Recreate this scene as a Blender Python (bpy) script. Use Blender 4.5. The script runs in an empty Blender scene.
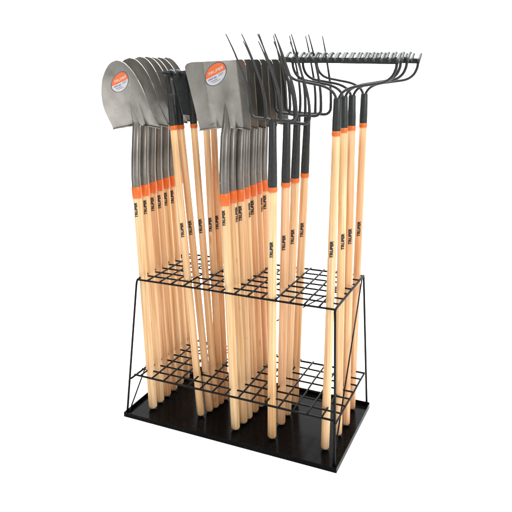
import bpy, bmesh, math, random
from mathutils import Vector, Matrix
random.seed(7)
S = bpy.context.scene
COL = S.collection
R = math.radians

# ------------------------------------------------------------------ materials
def new_mat(name):
    m = bpy.data.materials.new(name); m.use_nodes = True
    nt = m.node_tree
    return m, nt, nt.nodes['Principled BSDF'], nt.nodes, nt.links

def ramp(N, stops):
    r = N.new('ShaderNodeValToRGB')
    e = r.color_ramp.elements
    while len(e) < len(stops): e.new(.5)
    for k, (p, c) in enumerate(stops):
        e[k].position = p; e[k].color = (*c, 1)
    return r

def noise_obj(N, L, scale, sc3=(1, 1, 1), detail=4, off=None):
    tc = N.new('ShaderNodeTexCoord'); mp = N.new('ShaderNodeMapping')
    mp.inputs['Scale'].default_value = sc3
    L.new(tc.outputs['Object'], mp.inputs['Vector'])
    if off is not None: L.new(off, mp.inputs['Location'])
    n = N.new('ShaderNodeTexNoise'); n.inputs['Scale'].default_value = scale
    n.inputs['Detail'].default_value = detail
    L.new(mp.outputs['Vector'], n.inputs['Vector'])
    return n

def paint(name, col, rough=.35, metal=0., var=.15, nscale=60, bump=.0, coat=0., spec=.5):
    m, nt, b, N, L = new_mat(name)
    n = noise_obj(N, L, nscale)
    r = ramp(N, [(.3, tuple(c*(1-var) for c in col)), (.7, tuple(min(1, c*(1+var)) for c in col))])
    L.new(n.outputs['Fac'], r.inputs['Fac']); L.new(r.outputs['Color'], b.inputs['Base Color'])
    rr = N.new('ShaderNodeMapRange'); rr.inputs['To Min'].default_value = rough*.75; rr.inputs['To Max'].default_value = rough*1.3
    n2 = noise_obj(N, L, nscale*.35)
    L.new(n2.outputs['Fac'], rr.inputs['Value']); L.new(rr.outputs['Result'], b.inputs['Roughness'])
    b.inputs['Metallic'].default_value = metal
    b.inputs['Coat Weight'].default_value = coat
    b.inputs['Specular IOR Level'].default_value = spec
    if bump:
        bp = N.new('ShaderNodeBump'); bp.inputs['Strength'].default_value = bump; bp.inputs['Distance'].default_value = .001
        L.new(n.outputs['Fac'], bp.inputs['Height']); L.new(bp.outputs['Normal'], b.inputs['Normal'])
    return m

def wood_mat():
    m, nt, b, N, L = new_mat('ash_wood')
    oi = N.new('ShaderNodeObjectInfo')
    mul = N.new('ShaderNodeMath'); mul.operation = 'MULTIPLY'; mul.inputs[1].default_value = 7.3
    L.new(oi.outputs['Random'], mul.inputs[0])
    grain = noise_obj(N, L, 210, (1, 1, .018), 5, mul.outputs[0])
    broad = noise_obj(N, L, 70, (1, 1, .03), 3, mul.outputs[0])
    blot = noise_obj(N, L, 5, (1, 1, .6), 3, mul.outputs[0])
    at = N.new('ShaderNodeAttribute'); at.attribute_type = 'OBJECT'; at.attribute_name = 'tint'
    tint = ramp(N, [(0, (.80, .60, .355)), (.5, (.765, .530, .318)), (1, (.71, .420, .240))])
    ad = N.new('ShaderNodeMath'); ad.operation = 'MULTIPLY_ADD'; ad.inputs[1].default_value = .7
    sb = N.new('ShaderNodeMath'); sb.operation = 'SUBTRACT'; sb.inputs[1].default_value = .35
    L.new(blot.outputs['Fac'], ad.inputs[0]); L.new(at.outputs['Fac'], ad.inputs[2])
    L.new(ad.outputs[0], sb.inputs[0]); L.new(sb.outputs[0], tint.inputs['Fac'])
    g1 = ramp(N, [(.36, (.80, .70, .58)), (.57, (1, 1, 1))]); L.new(grain.outputs['Fac'], g1.inputs['Fac'])
    g2 = ramp(N, [(.30, (.83, .64, .48)), (.42, (.94, .85, .75)), (.62, (1, 1, 1))]); L.new(broad.outputs['Fac'], g2.inputs['Fac'])
    m1 = N.new('ShaderNodeMix'); m1.data_type = 'RGBA'; m1.blend_type = 'MULTIPLY'; m1.inputs['Factor'].default_value = 1
    m2 = N.new('ShaderNodeMix'); m2.data_type = 'RGBA'; m2.blend_type = 'MULTIPLY'; m2.inputs['Factor'].default_value = 1
    L.new(tint.outputs['Color'], m1.inputs['A']); L.new(g1.outputs['Color'], m1.inputs['B'])
    L.new(m1.outputs['Result'], m2.inputs['A']); L.new(g2.outputs['Color'], m2.inputs['B'])
    # a few darker flecks and pin knots, and grubby marks near the foot of each handle
    kn = noise_obj(N, L, 46, (1, 1, .22), 2, mul.outputs[0])
    kr = ramp(N, [(.0, (.62, .42, .28)), (.235, (.80, .62, .46)), (.29, (1, 1, 1))]); L.new(kn.outputs['Fac'], kr.inputs['Fac'])
    m3 = N.new('ShaderNodeMix'); m3.data_type = 'RGBA'; m3.blend_type = 'MULTIPLY'; m3.inputs['Factor'].default_value = .8
    L.new(m2.outputs['Result'], m3.inputs['A']); L.new(kr.outputs['Color'], m3.inputs['B'])
    L.new(m3.outputs['Result'], b.inputs['Base Color'])
    b.inputs['Roughness'].default_value = .5; b.inputs['Specular IOR Level'].default_value = .35
    bp = N.new('ShaderNodeBump'); bp.inputs['Strength'].default_value = .15; bp.inputs['Distance'].default_value = .0006
    L.new(grain.outputs['Fac'], bp.inputs['Height']); L.new(bp.outputs['Normal'], b.inputs['Normal'])
    return m

def steel_mat(name, lo, hi, rough, metal):
    m, nt, b, N, L = new_mat(name)
    n = noise_obj(N, L, 11, (1, 1, .6), 7)
    r = ramp(N, [(.3, lo), (.7, hi)]); L.new(n.outputs['Fac'], r.inputs['Fac'])
    sp = noise_obj(N, L, 420, (1, 1, 1), 2)
    spr = ramp(N, [(.0, (.72, .72, .72)), (.36, (.97, .97, .97)), (.70, (1, 1, 1)), (.78, (1.0, 1.0, 1.0))])
    L.new(sp.outputs['Fac'], spr.inputs['Fac'])
    mx = N.new('ShaderNodeMix'); mx.data_type = 'RGBA'; mx.blend_type = 'MULTIPLY'; mx.inputs['Factor'].default_value = 1
    L.new(r.outputs['Color'], mx.inputs['A']); L.new(spr.outputs['Color'], mx.inputs['B'])
    L.new(mx.outputs['Result'], b.inputs['Base Color'])
    b.inputs['Metallic'].default_value = metal
    n2 = noise_obj(N, L, 30, (1, 1, .3), 5)
    rr = N.new('ShaderNodeMapRange'); rr.inputs['To Min'].default_value = rough*.7; rr.inputs['To Max'].default_value = rough*1.35
    L.new(n2.outputs['Fac'], rr.inputs['Value']); L.new(rr.outputs['Result'], b.inputs['Roughness'])
    bp = N.new('ShaderNodeBump'); bp.inputs['Strength'].default_value = .12; bp.inputs['Distance'].default_value = .0015
    n3 = noise_obj(N, L, 55, (1, 1, 1), 3)
    L.new(n3.outputs['Fac'], bp.inputs['Height']); L.new(bp.outputs['Normal'], b.inputs['Normal'])
    return m

M = {}
M['wood'] = wood_mat()
M['steel'] = steel_mat('lacquered_steel', (.135, .127, .115), (.315, .300, .275), .28, .70)
M['dark'] = paint('dark_grey_enamel', (.022, .0245, .0245), .40, .1, .22, 90, .06, spec=.4)
M['orange'] = paint('orange_plastic', (.66, .128, .012), .33, 0, .06, 80)
M['black'] = paint('black_powder_coat', (.004, .004, .004), .36, 0, .3, 200, .08, spec=.12)
def tray_mat():
    m = paint('black_gloss_tray', (.0022, .0022, .0022), .17, 0, .4, 34, .05, spec=.04)
    N, L = m.node_tree.nodes, m.node_tree.links; b = N['Principled BSDF']
    d = noise_obj(N, L, 320, (1, 1, 1), 3); d2 = noise_obj(N, L, 7, (1, 1, 1), 5)
    r1 = ramp(N, [(.56, (0, 0, 0)), (.74, (1, 1, 1))]); r2 = ramp(N, [(.42, (0, 0, 0)), (.70, (1, 1, 1))])
    L.new(d.outputs['Fac'], r1.inputs['Fac']); L.new(d2.outputs['Fac'], r2.inputs['Fac'])
    mm = N.new('ShaderNodeMath'); mm.operation = 'MULTIPLY'
    L.new(r1.outputs['Color'], mm.inputs[0]); L.new(r2.outputs['Color'], mm.inputs[1])
    mx = N.new('ShaderNodeMix'); mx.data_type = 'RGBA'
    mx.inputs['A'].default_value = (.0022, .0022, .0022, 1); mx.inputs['B'].default_value = (.028, .028, .030, 1)
    L.new(mm.outputs[0], mx.inputs['Factor']); L.new(mx.outputs['Result'], b.inputs['Base Color'])
    return m
M['tray'] = tray_mat()
M['ink'] = paint('black_ink', (.012, .010, .009), .5, 0, .2, 300)
M['st_white'] = paint('sticker_white', (.54, .54, .56), .4, 0, .03, 120)
M['st_orange'] = paint('sticker_orange', (.70, .125, .018), .4, 0, .05, 120)
M['st_rim'] = paint('sticker_rim', (.06, .065, .075), .4, 0, .1, 120)
M['st_blue'] = paint('sticker_print', (.16, .18, .28), .45, 0, .1, 120)
M['st_text'] = paint('sticker_letter', (.68, .60, .54), .45, 0, .03, 120)
M['sweep'] = paint('white_paper', (.88, .88, .88), .9, 0, .01, 8)

# ------------------------------------------------------------------ mesh helpers
def link(name, bm, mats, parent=None, smooth=True, angle=None):
    bmesh.ops.recalc_face_normals(bm, faces=bm.faces[:])
    me = bpy.data.meshes.new(name); bm.to_mesh(me); bm.free()
    for mt in (mats if isinstance(mats, (list, tuple)) else [mats]): me.materials.append(M[mt])
    if smooth:
        for p in me.polygons: p.use_smooth = True
        if angle: me.set_sharp_from_angle(angle=R(angle))
    o = bpy.data.objects.new(name, me); COL.objects.link(o)
    if parent: o.parent = parent
    return o

def tube(bm, pts, rad, n=10, caps=True, flat=None):
    """Sweep a ring along pts; rad a number or one per point; flat=(fx,fy) squash per point."""
    pts = [Vector(p) for p in pts]
    if not isinstance(rad, (list, tuple)): rad = [rad]*len(pts)
    T = []
    for i in range(len(pts)):
        a = pts[max(i-1, 0)]; b = pts[min(i+1, len(pts)-1)]
        T.append((b-a).normalized())
    ref = Vector((1, 0, 0)) if abs(T[0].x) < .9 else Vector((0, 1, 0))
    u = (ref - T[0]*ref.dot(T[0])).normalized()
    rings = []
    for i, p in enumerate(pts):
        u = (u - T[i]*u.dot(T[i])).normalized(); v = T[i].cross(u)
        fx, fy = (flat[i] if flat else (1, 1))
        rings.append([bm.verts.new(p + (u*math.cos(2*math.pi*k/n)*fx + v*math.sin(2*math.pi*k/n)*fy)*rad[i]) for k in range(n)])
    for a, b in zip(rings, rings[1:]):
        for k in range(n): bm.faces.new((a[k], a[(k+1) % n], b[(k+1) % n], b[k]))
    if caps:
        bm.faces.new(rings[0][::-1]); bm.faces.new(rings[-1])

def spline(pts, n=8):
    P = [Vector(p) for p in pts]; P = [P[0]*2-P[1]] + P + [P[-1]*2-P[-2]]
    out = []
    for i in range(1, len(P)-2):
        for k in range(n):
            t = k/n; a, b, c, d = P[i-1:i+3]
            out.append(.5*((2*b)+(c-a)*t+(2*a-5*b+4*c-d)*t*t+(3*b-a-3*c+d)*t**3))
    out.append(P[-2]); return out

def lathe(bm, prof, n=28):
    tube(bm, [(0, 0, z) for r, z in prof], [max(r, 1e-4) for r, z in prof], n)

def box(bm, lo, hi):
    v = [bm.verts.new((x, y, z)) for x in (lo[0], hi[0]) for y in (lo[1], hi[1]) for z in (lo[2], hi[2])]
    for f in ((0, 1, 3, 2), (4, 6, 7, 5), (0, 4, 5, 1), (2, 3, 7, 6), (0, 2, 6, 4), (1, 5, 7, 3)):
        bm.faces.new([v[i] for i in f])

def text_bm(body, size, bold=.012, stretch=1.2, shear=0.):
    cu = bpy.data.curves.new('lettering', 'FONT'); cu.body = body; cu.size = 1; cu.offset = bold
    cu.align_x = 'CENTER'; cu.align_y = 'CENTER'; cu.space_character = 1.02; cu.shear = shear; cu.resolution_u = 3
    o = bpy.data.objects.new('lettering', cu); COL.objects.link(o)
    bpy.context.view_layer.update()
    me = o.evaluated_get(bpy.context.evaluated_depsgraph_get()).to_mesh()
    bm = bmesh.new(); bm.from_mesh(me)
    bpy.data.objects.remove(o)
    bmesh.ops.remove_doubles(bm, verts=bm.verts[:], dist=1e-4)
    ys = [v.co.y for v in bm.verts]; c = (max(ys)+min(ys))/2; h = max(ys)-min(ys)
    for v in bm.verts: v.co = Vector((v.co.x*stretch/h*size, (v.co.y-c)/h*size, 0))
    return bm

def empty(name, label, cat, group=None):
    o = bpy.data.objects.new(name, None); COL.objects.link(o); o.empty_display_size = .1
    o['label'] = label; o['category'] = cat
    if group: o['group'] = group
    return o

# ------------------------------------------------------------------ shared tool parts
def handle_bm(r, top, taper=1.0):
    bm = bmesh.new()
    prof = [(r*math.sin(a), r*.8*(1-math.cos(a))) for a in [R(d) for d in (4, 20, 40, 60, 78, 90)]]
    for k in range(1, 13):
        z = r*.8 + (top-r*.8)*k/12
        prof.append((r*(1+(taper-1)*(k/12)**2), z))
    lathe(bm, prof, 28); return bm

def lettering(handle, r, zc):
    bm = text_bm('TRUPER', .0114, .058, 1.08, .12)
    bmesh.ops.subdivide_edges(bm, edges=[e for e in bm.edges if e.calc_length() > .004], cuts=2, use_grid_fill=False)
    bmesh.ops.triangulate(bm, faces=bm.faces[:])
    for v in bm.verts:
        a = v.co.y/r; z = zc + v.co.x; rr = r+.0007
        # text runs upward, its top towards -x, on the front (-y) of the handle
        v.co = Vector((-math.sin(a)*rr, -math.cos(a)*rr, z))
    return link('lettering', bm, 'ink', handle, smooth=False)

def collar(root, r, z0, z1, name='collar'):
    bm = bmesh.new(); c = min(.002, (z1-z0)*.3)
    lathe(bm, [(r-.004, z0-.0005), (r-.001, z0), (r, z0+c), (r, z1-c), (r-.001, z1), (r-.004, z1+.0005)], 28)
    return link(name, bm, 'orange', root, angle=50)

def ferrule(root, r0, z0, r1, z1):
    bm = bmesh.new()
    lathe(bm, [(r0-.002, z0), (r0, z0+.0015), (r0*.985+r1*.015, z0+.03), ((r0+r1)/2, (z0+z1)/2), (r1, z1-.004), (r1-.0022, z1)], 24)
    # pressed groove line and rivet on the front
    tube(bm, [(0, -r0*.80, z0+.022), (0, -r0-.0012, z0+.022)], [.0028, .0022], 8)
    return link('ferrule', bm, 'dark', root, angle=50)

# ------------------------------------------------------------------ shovels
def sstep(a, b, x):
    t = min(1, max(0, (x-a)/(b-a))); return t*t*(3-2*t)

def interp(tab, t):
    for (a, x), (b, y) in zip(tab, tab[1:]):
        if t <= b:
            k = (t-a)/(b-a); return x+(y-x)*k
    return tab[-1][1]

ROUND_T = [(0, .1030), (.1, .1025), (.25, .1005), (.43, .0960), (.55, .0905), (.66, .0820), (.75, .0730), (.85, .0575), (.91, .0450), (.955, .0325), (.985, .0185), (1, .003)]
def smooth_tab(tab, n=200):
    # Catmull-Rom through the table, so that the outline has no corners
    p = spline([(a, w, 0) for a, w in tab], 14)
    return [(q.x, q.y) for q in p]
ROUND_W = smooth_tab(ROUND_T)
def round_pt(s, t, lean=.100):
    w = interp(ROUND_W, max(0, t)); x = s*w
    z = 1.070+math.sqrt(.2655**2-lean**2)*t + .016*(1-abs(s))*max(0, 1-t)**5
    y = .024-lean*max(0, t)**1.05 - .034*(x/.1)**2*(.25+.75*sstep(-.05, .38, t))
    x += .010
    # shallow valleys beside the frog
    y += .007*math.exp(-((abs(x-.010)-.030-.006*t)/.013)**2)*max(0, 1-t*1.7)
    if t < 0:
        k = -t/.05; e = sstep(.16, .34, abs(s)); y -= (.0065*e-.004*(1-e))*math.sin(k*math.pi/2); z = 1.070 + .016*(1-abs(s)) - .004*math.sin(k*math.pi)
    return Vector((x, y, z))

def square_pt(s, t):
    tt = max(0, t); z = 1.073+.232*t
    w = .0975+.0165*tt
    dz = z-(1.305-.022)
    if dz > 0: w -= .022-math.sqrt(max(0, .022**2-min(dz, .0219)**2))
    x = s*w
    fold = .62-.05*tt
    a = max(0, abs(x)/(.0975+.0165*tt)-fold)/(1-fold)
    x += .012+.004*tt
    y = .026-.048*tt**1.1 - (.020+.017*tt)*a - .004*(x/.1)**2
    z += .010*(1-abs(s))*max(0, 1-tt)**6
    # dimples pressed beside the socket
    y += .009*math.exp(-((abs(x)-.036)/.014)**2)*max(0, 1-tt*2.6)
    if t < 0:
        k = -t/.05; e = sstep(.16, .34, abs(s)); y -= (.0075*e-.004*(1-e))*math.sin(k*math.pi/2); z = 1.073 + .010*(1-abs(s)) - .004*math.sin(k*math.pi)
    return Vector((x, y, z))

def blade_bm(fn, ns=56, nt=56):
    bm = bmesh.new(); rows = []
    ts = [-.05, -.033, -.016] + [i/nt for i in range(nt+1)]
    ts[-1] = .9995
    for t in ts: rows.append([bm.verts.new(fn(-1+2*k/ns, t)) for k in range(ns+1)])
    for a, b in zip(rows, rows[1:]):
        for k in range(ns): bm.faces.new((a[k], a[k+1], b[k+1], b[k]))
    bmesh.ops.recalc_face_normals(bm, faces=bm.faces[:])
    bmesh.ops.solidify(bm, geom=bm.faces[:], thickness=.0022)
    return bm

def surf_front(fn, x, z):
    # point of the blade face straight in front of local (x, z)
    t = (z-1.072)/.24
    for _ in range(6):
        xl, xr = fn(-1, t).x, fn(1, t).x; s = 2*(x-xl)/(xr-xl)-1
        t += (z-fn(s, t).z)/.24
    p = fn(s, t); return p

def shovel_socket(root, fn):
    bm = bmesh.new()
    pts = [(0, 0, .852), (0, .001, .90), (0, .009, .96), (0, .018, 1.01), (0, .025, 1.05)]
    rad = [.0169, .0168, .0166, .0162, .0158]; flat = [(1, 1)]*5
    for t, r in ((.03, .0152), (.09, .0134), (.16, .0115), (.24, .0095), (.32, .0076), (.40, .0057), (.47, .0038), (.52, .0020)):
        p = fn(0, t); pts.append((p.x*min(1, .4+t*2), p.y+.002, p.z)); rad.append(r); flat.append((1, .75))
    tube(bm, pts, rad, 24, True, flat)
    for sx in (.55, -.9):      # two rivets
        d = Vector((sx*.6, -1, 0)).normalized()
        tube(bm, [d*.0150+Vector((0, .001, .893)), d*.0184+Vector((0, .001, .893))], [.0034, .0024], 8)
    return link('socket', bm, 'steel', root, angle=60)

def sticker(blade, fn, cx, cz, rad, tilt, skew):
    bm = bmesh.new()
    def put(u, v, off):
        c, s = math.cos(tilt), math.sin(tilt)
        u, v = u*.96+v*.0, v
        x, z = cx+u*c-v*s, cz+u*s+v*c
        x += skew*(z-cz)
        p = surf_front(fn, x, z); e = .0008
        px = surf_front(fn, x+e, z)-p; pz = surf_front(fn, x, z+e)-p
        n = pz.cross(px).normalized()
        if n.y > 0: n = -n
        return p + n*(.0026+off)
    def disc(r0, r1, mi, off, v0=None):
        NR, NA = 8, 72
        vs = [[None]*NA for _ in range(NR+1)]
        for i in range(NR+1):
            for a in range(NA):
                rr = r0+(r1-r0)*i/NR; u, v = rr*math.cos(2*math.pi*a/NA), rr*math.sin(2*math.pi*a/NA)
                vs[i][a] = (u, v)
        for i in range(NR):
            for a in range(NA):
                q = [vs[i][a], vs[i+1][a], vs[i+1][(a+1) % NA], vs[i][(a+1) % NA]]
                vm = sum(p[1] for p in q)/4
                f = bm.faces.new([bm.verts.new(put(u, v, off)) for u, v in q])
                f.material_index = mi if v0 is None else (0 if vm > v0 else 1)
    disc(rad*.93, rad, 2, 0)
    # exact halves as strips either side of the dividing line
    NU, NV = 44, 16
    ri = rad*.93; dv = -.002
    for half in (0, 1):
        for i in range(NU):
            ua, ub = -ri+2*ri*i/NU, -ri+2*ri*(i+1)/NU
            for j in range(NV):
                q = []
                for u, jj in ((ua, j), (ub, j), (ub, j+1), (ua, j+1)):
                    h = math.sqrt(max(0, ri*ri-u*u)); lo = max(-h, min(h, dv)); k = jj/NV
                    q.append((u, lo+(h-lo)*k if half == 0 else lo+(-h-lo)*k))
                if len({(round(a, 6), round(b, 6)) for a, b in q}) < 3: continue
                f = bm.faces.new([bm.verts.new(put(u, v, 0)) for u, v in q]); f.material_index = half
    def letters(body, size, u0, v0, mi, stretch, bold=.012, shear=.25):
        tb = text_bm(body, size, bold, stretch, shear)
        bmesh.ops.triangulate(tb, faces=tb.faces[:])
        mp = {v: bm.verts.new(put(v.co.x+u0, v.co.y+v0, .0005)) for v in tb.verts}
        for f in tb.faces: bm.faces.new([mp[v] for v in f.verts]).material_index = mi
        tb.free()
    letters('TRUPER', rad*.27, 0, rad*.28, 3, 1.05)
    def bar(u0, u1, v0, v1, mi=4):
        n = 6
        for i in range(n):
            a, b = u0+(u1-u0)*i/n, u0+(u1-u0)*(i+1)/n
            bm.faces.new([bm.verts.new(put(u, v, .0005)) for u, v in ((a, v0), (b, v0), (b, v1), (a, v1))]).material_index = mi
    # the print on the white half is only legible as short grey-blue strokes
    bar(-.72*rad, -.30*rad, -.30*rad, -.18*rad); bar(-.24*rad, .05*rad, -.33*rad, -.21*rad)
    bar(.22*rad, .70*rad, -.19*rad, -.14*rad); bar(.22*rad, .62*rad, -.31*rad, -.26*rad)
    bar(-.55*rad, .10*rad, -.52*rad, -.45*rad); bar(-.34*rad, .34*rad, -.68*rad, -.63*rad)
    bmesh.ops.remove_doubles(bm, verts=bm.verts[:], dist=2e-5)
    o = link('sticker', bm, ['st_orange', 'st_white', 'st_rim', 'st_text', 'st_blue'], blade, smooth=False)
    o['label'] = 'round orange and white sticker with dark rim'
    return o

def make_shovel(name, fn):
    root = empty(name, '', 'shovel')
    h = link('handle', handle_bm(.0158, .862), 'wood', root)
    lettering(h, .0158, .772)
    collar(root, .0184, .815, .857)
    shovel_socket(root, fn)
    link('blade', blade_bm(fn), 'steel', root, angle=50)
    return root

# ------------------------------------------------------------------ hoe
def make_hoe():
    root = empty('garden_hoe', '', 'hoe')
    h = link('handle', handle_bm(.0138, 1.085, .90), 'wood', root)
    lettering(h, .0135, .706)
    collar(root, .0140, 1.069, 1.083)
    ferrule(root, .0133, 1.083, .0118, 1.196)
    bm = bmesh.new()
    tube(bm, spline([(0, 0, 1.19), (-.001, 0, 1.215), (-.005, 0, 1.240), (-.003, 0, 1.262), (.008, 0, 1.274), (.020, 0, 1.272), (.027, 0, 1.262)], 6), [.0085]*13+[.0085-.0001*k for k in range(24)], 14)
    link('neck', bm, 'dark', root)
    bm = bmesh.new()
    # pointed hoe blade: a spike to the front, a broad plate hanging behind the neck
    out = [(-.088, 1.2735), (-.045, 1.268), (-.010, 1.259), (.004, 1.245), (.010, 1.215), (.016, 1.120), (.050, 1.112), (.092, 1.115), (.090, 1.22), (.084, 1.268), (.040, 1.276), (-.02, 1.2775)]
    for off in (0, 1):
        v = [bm.verts.new((.010+.30*max(y, -.02)+.10*(1.275-z)-.12*max(0, -y-.02)+.0035*off, y, z)) for y, z in out]
        bm.faces.new(v if off else v[::-1])
        if off:
            for i in range(len(out)): bm.faces.new((pv[i], pv[(i+1) % len(out)], v[(i+1) % len(out)], v[i]))
        pv = v
    link('blade', bm, 'dark', root, angle=50)
    return root

# ------------------------------------------------------------------ fork
def make_fork():
    root = empty('manure_fork', '', 'fork')
    h = link('handle', handle_bm(.0149, .901, .98), 'wood', root)
    lettering(h, .0148, .690)
    collar(root, .0164, .884, .899)
    ferrule(root, .0155, .899, .0122, 1.112)
    bm = bmesh.new()
    hw, rc = .085, .022
    def ty(z):                       # dish of the tines, z above the yoke
        k = z/.27
        return .010*math.sin(min(1, k*1.6)*math.pi)*.6 - .128*k**1.75
    z0 = 1.118
    for sx in (-1, 1):
        p = [(0, 0, z0-.012), (sx*.012, 0, z0-.002), (sx*.03, 0, z0)]
        p += [(sx*(hw-rc), 0, z0)]
        for d in (25, 50, 75, 90):
            p.append((sx*(hw-rc+rc*math.sin(R(d))), ty(rc*(1-math.cos(R(d)))), z0+rc*(1-math.cos(R(d)))))
        for k in range(1, 13):
            z = rc+(.268-rc)*k/12
            p.append((sx*(hw+.002*k/12), ty(z), z0+z))
        n = len(p)
        tube(bm, p, [.0058]*4+[.0052]*4+[.0050-.0033*(k/12)**1.5 for k in range(1, 13)], 10, True)
        p = [(sx*.029, 0, z0-.002), (sx*.029, ty(.006), z0+.006)]
        for k in range(1, 13):
            z = .006+(.262)*k/12
            p.append((sx*.0285, ty(z), z0+z))
        tube(bm, p, [.0056, .0052]+[.0050-.0033*(k/12)**1.5 for k in range(1, 13)], 10)
    tube(bm, [(0, 0, 1.09), (0, 0, z0-.004), (0, 0, z0+.004)], [.010, .0085, .006], 12)
    link('fork_head', bm, 'dark', root, angle=60)
    return root

# ------------------------------------------------------------------ rake
def make_rake():
    root = empty('bow_rake', '', 'rake')
    h = link('handle', handle_bm(.0139, 1.08, .94), 'wood', root)
    lettering(h, .0137, .698)
    collar(root, .0145, 1.063, 1.078)
    ferrule(root, .0138, 1.078, .0122, 1.182)
    bm = bmesh.new()
    for sx in (-1, 1):
        q = [(sx*.004, 0, 1.165), (sx*.006, 0, 1.184), (sx*.020, 0, 1.203), (sx*.050, 0, 1.217), (sx*.100, 0, 1.226), (sx*.140, 0, 1.234), (sx*.163, 0, 1.250), (sx*.174, 0, 1.272), (sx*.177, 0, 1.292)]
        sp = spline(q, 6)
        tube(bm, sp, [.0046]*len(sp), 10)
    link('bow', bm, 'dark', root)
    bm = bmesh.new()
    box(bm, (-.182, -.0045, 1.288), (.182, .0045, 1.305))
    bmesh.ops.bevel(bm, geom=bm.edges[:], offset=.0012, segments=2, affect='EDGES')
    link('rake_bar', bm, 'dark', root, angle=40)
    for k in range(16):
        x = -.178+.356*k/15
        bm = bmesh.new()
        c = [(x, -.007, 1.2975), (x, .006, 1.300), (x, .018, 1.306), (x, .032, 1.315), (x, .046, 1.3205), (x, .058, 1.318)]
        sp = spline(c, 4)
        tube(bm, sp, [.0066-.0042*(i/(len(sp)-1))**1.3 for i in range(len(sp))], 8)
        link('tooth', bm, 'dark', root)
    return root

# ------------------------------------------------------------------ copying and placing
def copy_tree(o, parent=None):
    c = o.copy(); COL.objects.link(c); c.parent = parent
    for ch in list(o.children): copy_tree(ch, c)
    return c

def place(root, bx, by, tx, tz, ylean=0., yaw=0., turn=0., tint=.4):
    b = Vector((bx, by, .0062)); a = (Vector((tx, by+ylean, tz))-b).normalized()
    q = Vector((0, 0, 1)).rotation_difference(a)
    root.rotation_mode = 'QUATERNION'
    root.rotation_quaternion = q @ Matrix.Rotation(R(yaw), 3, 'Z').to_quaternion()
    root.location = b
    for ch in root.children:
        if ch.name.startswith('handle'):
            ch['tint'] = tint; ch.rotation_euler.z = R(turn)

ORD2 = ['', 'directly', 'second', 'third', 'fourth', 'fifth', 'hindmost']

# round point shovels, leftmost column
first = make_shovel('round_shovel', round_pt)
tops = [-.009, -.007, -.009, -.010, -.011, -.011, -.012]
tints = [.18, .30, .62, .45, .22, .55, .4]
turns = [6, 20, 22, 24, 20, 24, 30]
G = 'round point shovels standing in a column at the left end of the rack'
roots = [first] + [copy_tree(first) for _ in range(6)]
# the blades further back are set a little more upright than the front one
for lean, ks in ((.078, (1,)), (.060, (2, 3)), (.068, (4, 5, 6))):
    fn = lambda s, t, q=lean: round_pt(s, t, q)
    spare = make_shovel('round_shovel', fn)
    for k in ks:
        for ch in roots[k].children:
            for sp in spare.children:
                if sp.name.split('.')[0] == ch.name.split('.')[0] and ch.name.split('.')[0] in ('blade', 'socket'): ch.data = sp.data
    for ch in list(spare.children_recursive)+[spare]: bpy.data.objects.remove(ch)
for k, o in enumerate(roots):
    place(o, .025, .035+.05*k, tops[k], .84, [0, 0, .003, 0, .002, -.003, .003][k], [0, 1.5, -1, 1.5, -1.5, 1, -2][k], turns[k], tints[k])
    o['group'] = G
    o['label'] = ('round point grey shovel with an orange and white sticker on its blade' if k == 0 else
                  f'plain round point grey shovel, {ORD2[k]} behind the stickered round shovel')
sticker([c for c in first.children if c.name.startswith('blade')][0], round_pt, -.001, 1.241, .0365, R(22), .66)

# hoes
first = make_hoe()
spec = [(.216, .065, .138, 14, .30), (.232, .104, .145, 16, .42), (.240, .137, .181, 16, .5), (.245, .168, .216, 6, .62), (.247, .206, .226, 14, .66)]
roots = [first] + [copy_tree(first) for _ in spec[1:]]
HL = ['black hoe nearest the round shovels, its pointed blade tip over their blades',
      'black hoe just right of the frontmost hoe, bare neck above its ferrule',
      'black hoe whose dark ferrule is half hidden by the edge of the stickered square shovel',
      'hoe of the touching pinkish pair with its head hidden, the left handle of the two',
      'hoe of the touching pinkish pair, right handle, beside the stickered square shovel']
for k, o in enumerate(roots):
    bx, by, tx, tu, ti = spec[k]
    place(o, bx, by, tx, 1.085, 0, [0, 4, -5, 3, 0][k], tu, ti)
    o['group'] = 'hoes standing between the round and the square shovels'; o['label'] = HL[k]

# square shovels
first = make_shovel('square_shovel', square_pt)
spec = [(.373, .035, .351, .08, 2), (.381, .083, .354, .12, 78), (.385, .118, .369, .42, 24), (.388, .168, .368, .3, 80), (.393, .213, .372, .72, 20), (.394, .262, .374, .8, 84), (.394, .312, .376, .6, 34)]
roots = [first] + [copy_tree(first) for _ in spec[1:]]
for k, o in enumerate(roots):
    bx, by, tx, ti, tu = spec[k]
    place(o, bx, by, tx, .855, [0, .003, 0, -.002, .004, 0, .002][k], [0, 2, -1.5, 1.5, -2, 1.5, -1][k], tu, ti)
    o['group'] = 'square mouth shovels standing in a column in the middle of the rack'
    o['label'] = ('square mouth grey shovel with an orange and white sticker on its blade' if k == 0 else
                  f'plain square mouth grey shovel, {ORD2[k]} behind the stickered square shovel')
sticker([c for c in first.children if c.name.startswith('blade')][0], square_pt, -.004, 1.262, .040, R(26), .50)

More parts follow.
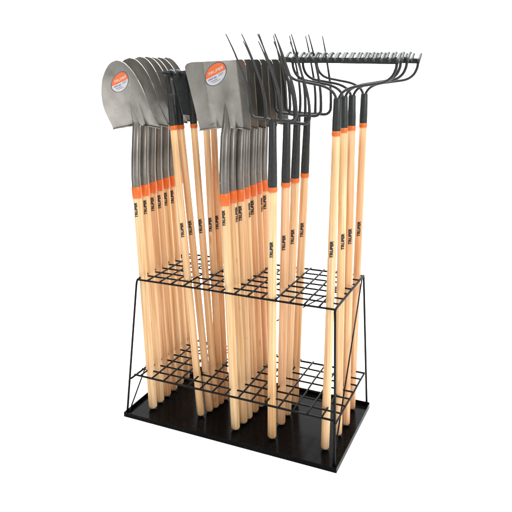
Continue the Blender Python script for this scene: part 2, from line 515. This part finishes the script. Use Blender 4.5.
# forks
first = make_fork()
spec = [(.511, .039, .544, 10.6, 8, .10, -.042), (.508, .133, .553, 12, 10, .78, -.042), (.505, .200, .555, 5, 12, .5, -.025), (.505, .280, .553, 1.5, 14, .45, 0)]
roots = [first] + [copy_tree(first) for _ in spec[1:]]
FL = ['dark four tined fork with the palest handle, frontmost of the forks',
      'dark four tined fork with a pinkish handle, just behind the palest handled fork',
      'dark four tined fork between the pinkish handled fork and the rearmost fork',
      'rearmost dark four tined fork, its tines rising behind the rake heads']
for k, o in enumerate(roots):
    bx, by, tx, yw, tu, ti, ly = spec[k]
    place(o, bx, by, tx, .9, ly, -yw, tu+yw, ti)
    o['group'] = 'four tined forks between the square shovels and the rakes'; o['label'] = FL[k]
    for ch in o.children:
        if ch.name.startswith('fork_head'): ch.scale.z = [1, .986, 1.002, .998][k]

# rakes
first = make_rake()
spec = [(.698, .052, .739, 0, 8, .34), (.714, .150, .734, 1.5, 34, .30), (.722, .222, .741, -1.5, 24, .75), (.711, .335, .751, .5, 16, .9)]
roots = [first] + [copy_tree(first) for _ in spec[1:]]
RL = ['bow rake with its toothed bar nearest the viewer and a lettered handle',
      'bow rake close behind the front rake, its short ferrule partly hidden by it',
      'bow rake third from the front, between the half hidden one and the rearmost',
      'rearmost bow rake with the most orange handle, at the back right corner']
for k, o in enumerate(roots):
    bx, by, tx, yw, tu, ti = spec[k]
    place(o, bx, by, tx, 1.08, 0, yw, tu, ti)
    o['group'] = 'bow rakes standing at the right end of the rack'; o['label'] = RL[k]

# ------------------------------------------------------------------ the rack
rack = empty('display_rack', 'black wire display rack with two grid shelves on a shallow glossy black tray', 'tool rack')
TX0, TX1, TY0, TY1 = -.051, .768, -.048, .382
bm = bmesh.new()
LW, LH = .0035, .017
box(bm, (TX0, TY0, .0005), (TX1, TY1, .0050))
for lo, hi in (((TX0, TY0, .0050), (TX1, TY0+LW, LH)), ((TX0, TY1-LW, .0050), (TX1, TY1, LH+.004)),
               ((TX0, TY0+LW, .0050), (TX0+LW, TY1-LW, LH)), ((TX1-LW, TY0+LW, .0050), (TX1, TY1-LW, LH))):
    box(bm, lo, hi)
bmesh.ops.remove_doubles(bm, verts=bm.verts[:], dist=1e-5)
link('tray', bm, 'tray', rack, smooth=False)

H2, H1 = .5226, .1583
WR = .0031
def bead(bm, p, r):
    q = bmesh.ops.create_icosphere(bm, subdivisions=1, radius=r)
    for v in q['verts']: v.co = Vector((v.co.x*1.2, v.co.y*1.2, v.co.z*.7))+Vector(p)
def wire(bm, a, b, r=WR, n=8):
    a, b = Vector(a), Vector(b); J = lambda k: Vector([random.uniform(-k, k) for _ in range(3)])
    tube(bm, spline([a]+[a.lerp(b, t)+J(.0007) for t in (.2, .4, .6, .8)]+[b], 3), r, n)
# upper grid: 15 x 7 cells of 5 cm
bm = bmesh.new()
for i in range(1, 15):
    e = random.uniform(-.0008, .0008)
    wire(bm, (.05*i+e, -.005, H2+.0046), (.05*i+e, .354, H2+.0046))
for j in range(0, 8):
    wire(bm, (0, .05*j, H2), (.75, .05*j, H2), WR+(.0006 if j in (0, 7) else 0))
for i in range(1, 15):
    for j in range(8): bead(bm, (.05*i, .05*j, H2+.0023), WR*random.uniform(1.0, 1.35))
link('wire_grid', bm, 'black', rack)
# lower grid
bm = bmesh.new()
LX = [.0140+.0498*i for i in range(15)]+[.758]
for i, x in enumerate(LX[:-1]):
    wire(bm, (x, -.021, H1+.0046), (x, .338, H1+.0046))
for j in range(0, 8):
    wire(bm, (-.017, -.0169+.05*j, H1), (.758, -.0169+.05*j, H1), WR+(.0006 if j in (0, 7) else 0))
for x in (-.017, .758):
    wire(bm, (x, -.040, H1-.0046), (x, .345, H1-.0046), WR+.0006)
for x in LX[:-1]:
    for j in range(8): bead(bm, (x, -.0169+.05*j, H1+.0023), WR*random.uniform(1.0, 1.35))
link('wire_grid', bm, 'black', rack)
# end frames
FR = .0040
for x, bx in ((0., TX0+.0085), (.75, TX1-.0085)):
    bm = bmesh.new()
    y0, y1 = TY0+.0085, TY1-.0085
    p = [(bx, y0, .0052), (bx+(x-bx)*.94, y0+(-.0-y0)*.94, H2*.955), (x, -.002, H2*.985), (x, .004, H2-.0005), (x, .016, H2), (x, .345, H2), (x, .353, H2+.001), (x, .357, H2*.985), (bx, y1, .0052)]
    tube(bm, p, FR, 10)
    link('end_frame', bm, 'black', rack)
    bm = bmesh.new()
    sgn = 1 if x == 0 else -1
    tube(bm, [(bx+sgn*.0075, y0+.004, .0052), (bx+sgn*.0076, y0+.004, .016), (x+sgn*.004, .348, H2-.010)], .0026, 8)
    link('brace', bm, 'black', rack)
bm = bmesh.new()
tube(bm, [(TX0+.02, TY1-.014, .0052), (.745, .356, H2-.006)], .0024, 8)
link('brace', bm, 'black', rack)

# ------------------------------------------------------------------ white studio sweep
bm = bmesh.new()
yawc = -.459
fwd = Vector((math.sin(yawc), math.cos(yawc), 0)); rt = Vector((math.cos(yawc), -math.sin(yawc), 0))
c0 = Vector((.37, .17, 0))
prof = [(-2.2, 0), (1.2, 0)] + [(1.2+1.3*math.sin(R(a)), 1.3*(1-math.cos(R(a)))) for a in range(6, 91, 6)] + [(2.5, 4.6)]
prev = None
for d, z in prof:
    row = [bm.verts.new(c0+fwd*d+rt*w+Vector((0, 0, z))) for w in (-3.4, 3.8)]
    if prev: bm.faces.new((prev[0], prev[1], row[1], row[0]))
    prev = row
o = link('backdrop', bm, 'sweep', None, angle=60)
o['kind'] = 'structure'; o['label'] = 'seamless white paper sweep under and behind the rack'

# ------------------------------------------------------------------ light
def area(name, loc, target, size, power, col=(1, 1, 1)):
    l = bpy.data.lights.new(name, 'AREA'); l.shape = 'RECTANGLE'; l.size, l.size_y = size; l.energy = power; l.color = col
    o = bpy.data.objects.new(name, l); COL.objects.link(o)
    o.location = loc
    o.rotation_euler = (Vector(target)-Vector(loc)).to_track_quat('-Z', 'Y').to_euler()
    return o
T = c0+Vector((0, 0, .7))
area('key_softbox', T+rt*2.0-fwd*2.2+Vector((0, 0, 1.3)), T, (1.3, 1.6), 54, (1, .985, .96))
area('fill_softbox', T-rt*2.3-fwd*1.6+Vector((0, 0, .5)), T, (.9, 1.6), 12)
area('overhead_softbox', c0+Vector((0, 0, 3.2))+fwd*.3, c0+fwd*.2, (3.2, 3.2), 165)
area('background_softbox', c0+fwd*.6+Vector((0, 0, 3.6)), c0+fwd*2.4+Vector((0, 0, .9)), (4.5, .9), 190)

w = bpy.data.worlds.new('World'); S.world = w; w.use_nodes = True
w.node_tree.nodes['Background'].inputs['Color'].default_value = (1, 1, 1, 1)
# a studio that is lighter on the key side than on the other
N, L = w.node_tree.nodes, w.node_tree.links
bg = N['Background']
tc = N.new('ShaderNodeTexCoord'); dt = N.new('ShaderNodeVectorMath'); dt.operation = 'DOT_PRODUCT'
dt.inputs[1].default_value = tuple((rt*.9-fwd*.4).normalized())
mr = N.new('ShaderNodeMapRange'); mr.interpolation_type = 'SMOOTHSTEP'
mr.inputs['From Min'].default_value = -.8; mr.inputs['From Max'].default_value = .8
mr.inputs['To Min'].default_value = .14; mr.inputs['To Max'].default_value = .80
L.new(tc.outputs['Generated'], dt.inputs[0]); L.new(dt.outputs['Value'], mr.inputs['Value'])
L.new(mr.outputs['Result'], bg.inputs['Strength'])

# ------------------------------------------------------------------ camera
cam = bpy.data.cameras.new('camera'); co = bpy.data.objects.new('camera', cam); COL.objects.link(co)
yaw, pit, rol, f = -.459, -.1268, -.0226, 636.9037
fw = Vector((math.sin(yaw)*math.cos(pit), math.cos(yaw)*math.cos(pit), math.sin(pit)))
r0 = Vector((math.cos(yaw), -math.sin(yaw), 0)); u0 = r0.cross(fw)
r1 = r0*math.cos(rol)+u0*math.sin(rol); u1 = u0*math.cos(rol)-r0*math.sin(rol)
m = Matrix((r1, u1, -fw)).transposed().to_4x4(); m.translation = Vector((1.3161, -1.871, 1.2929))
co.matrix_world = m
cam.sensor_width = 36; cam.lens = f/512*36
cam.shift_x = .2644*100/512; cam.shift_y = -1.0885*100/512
cam.clip_start = .05; cam.clip_end = 100
S.camera = co

vs = S.view_settings
S.display_settings.display_device = 'sRGB'
vs.view_transform = 'Standard'; vs.look = 'None'; vs.exposure = 0; vs.gamma = 1; vs.use_curve_mapping = False
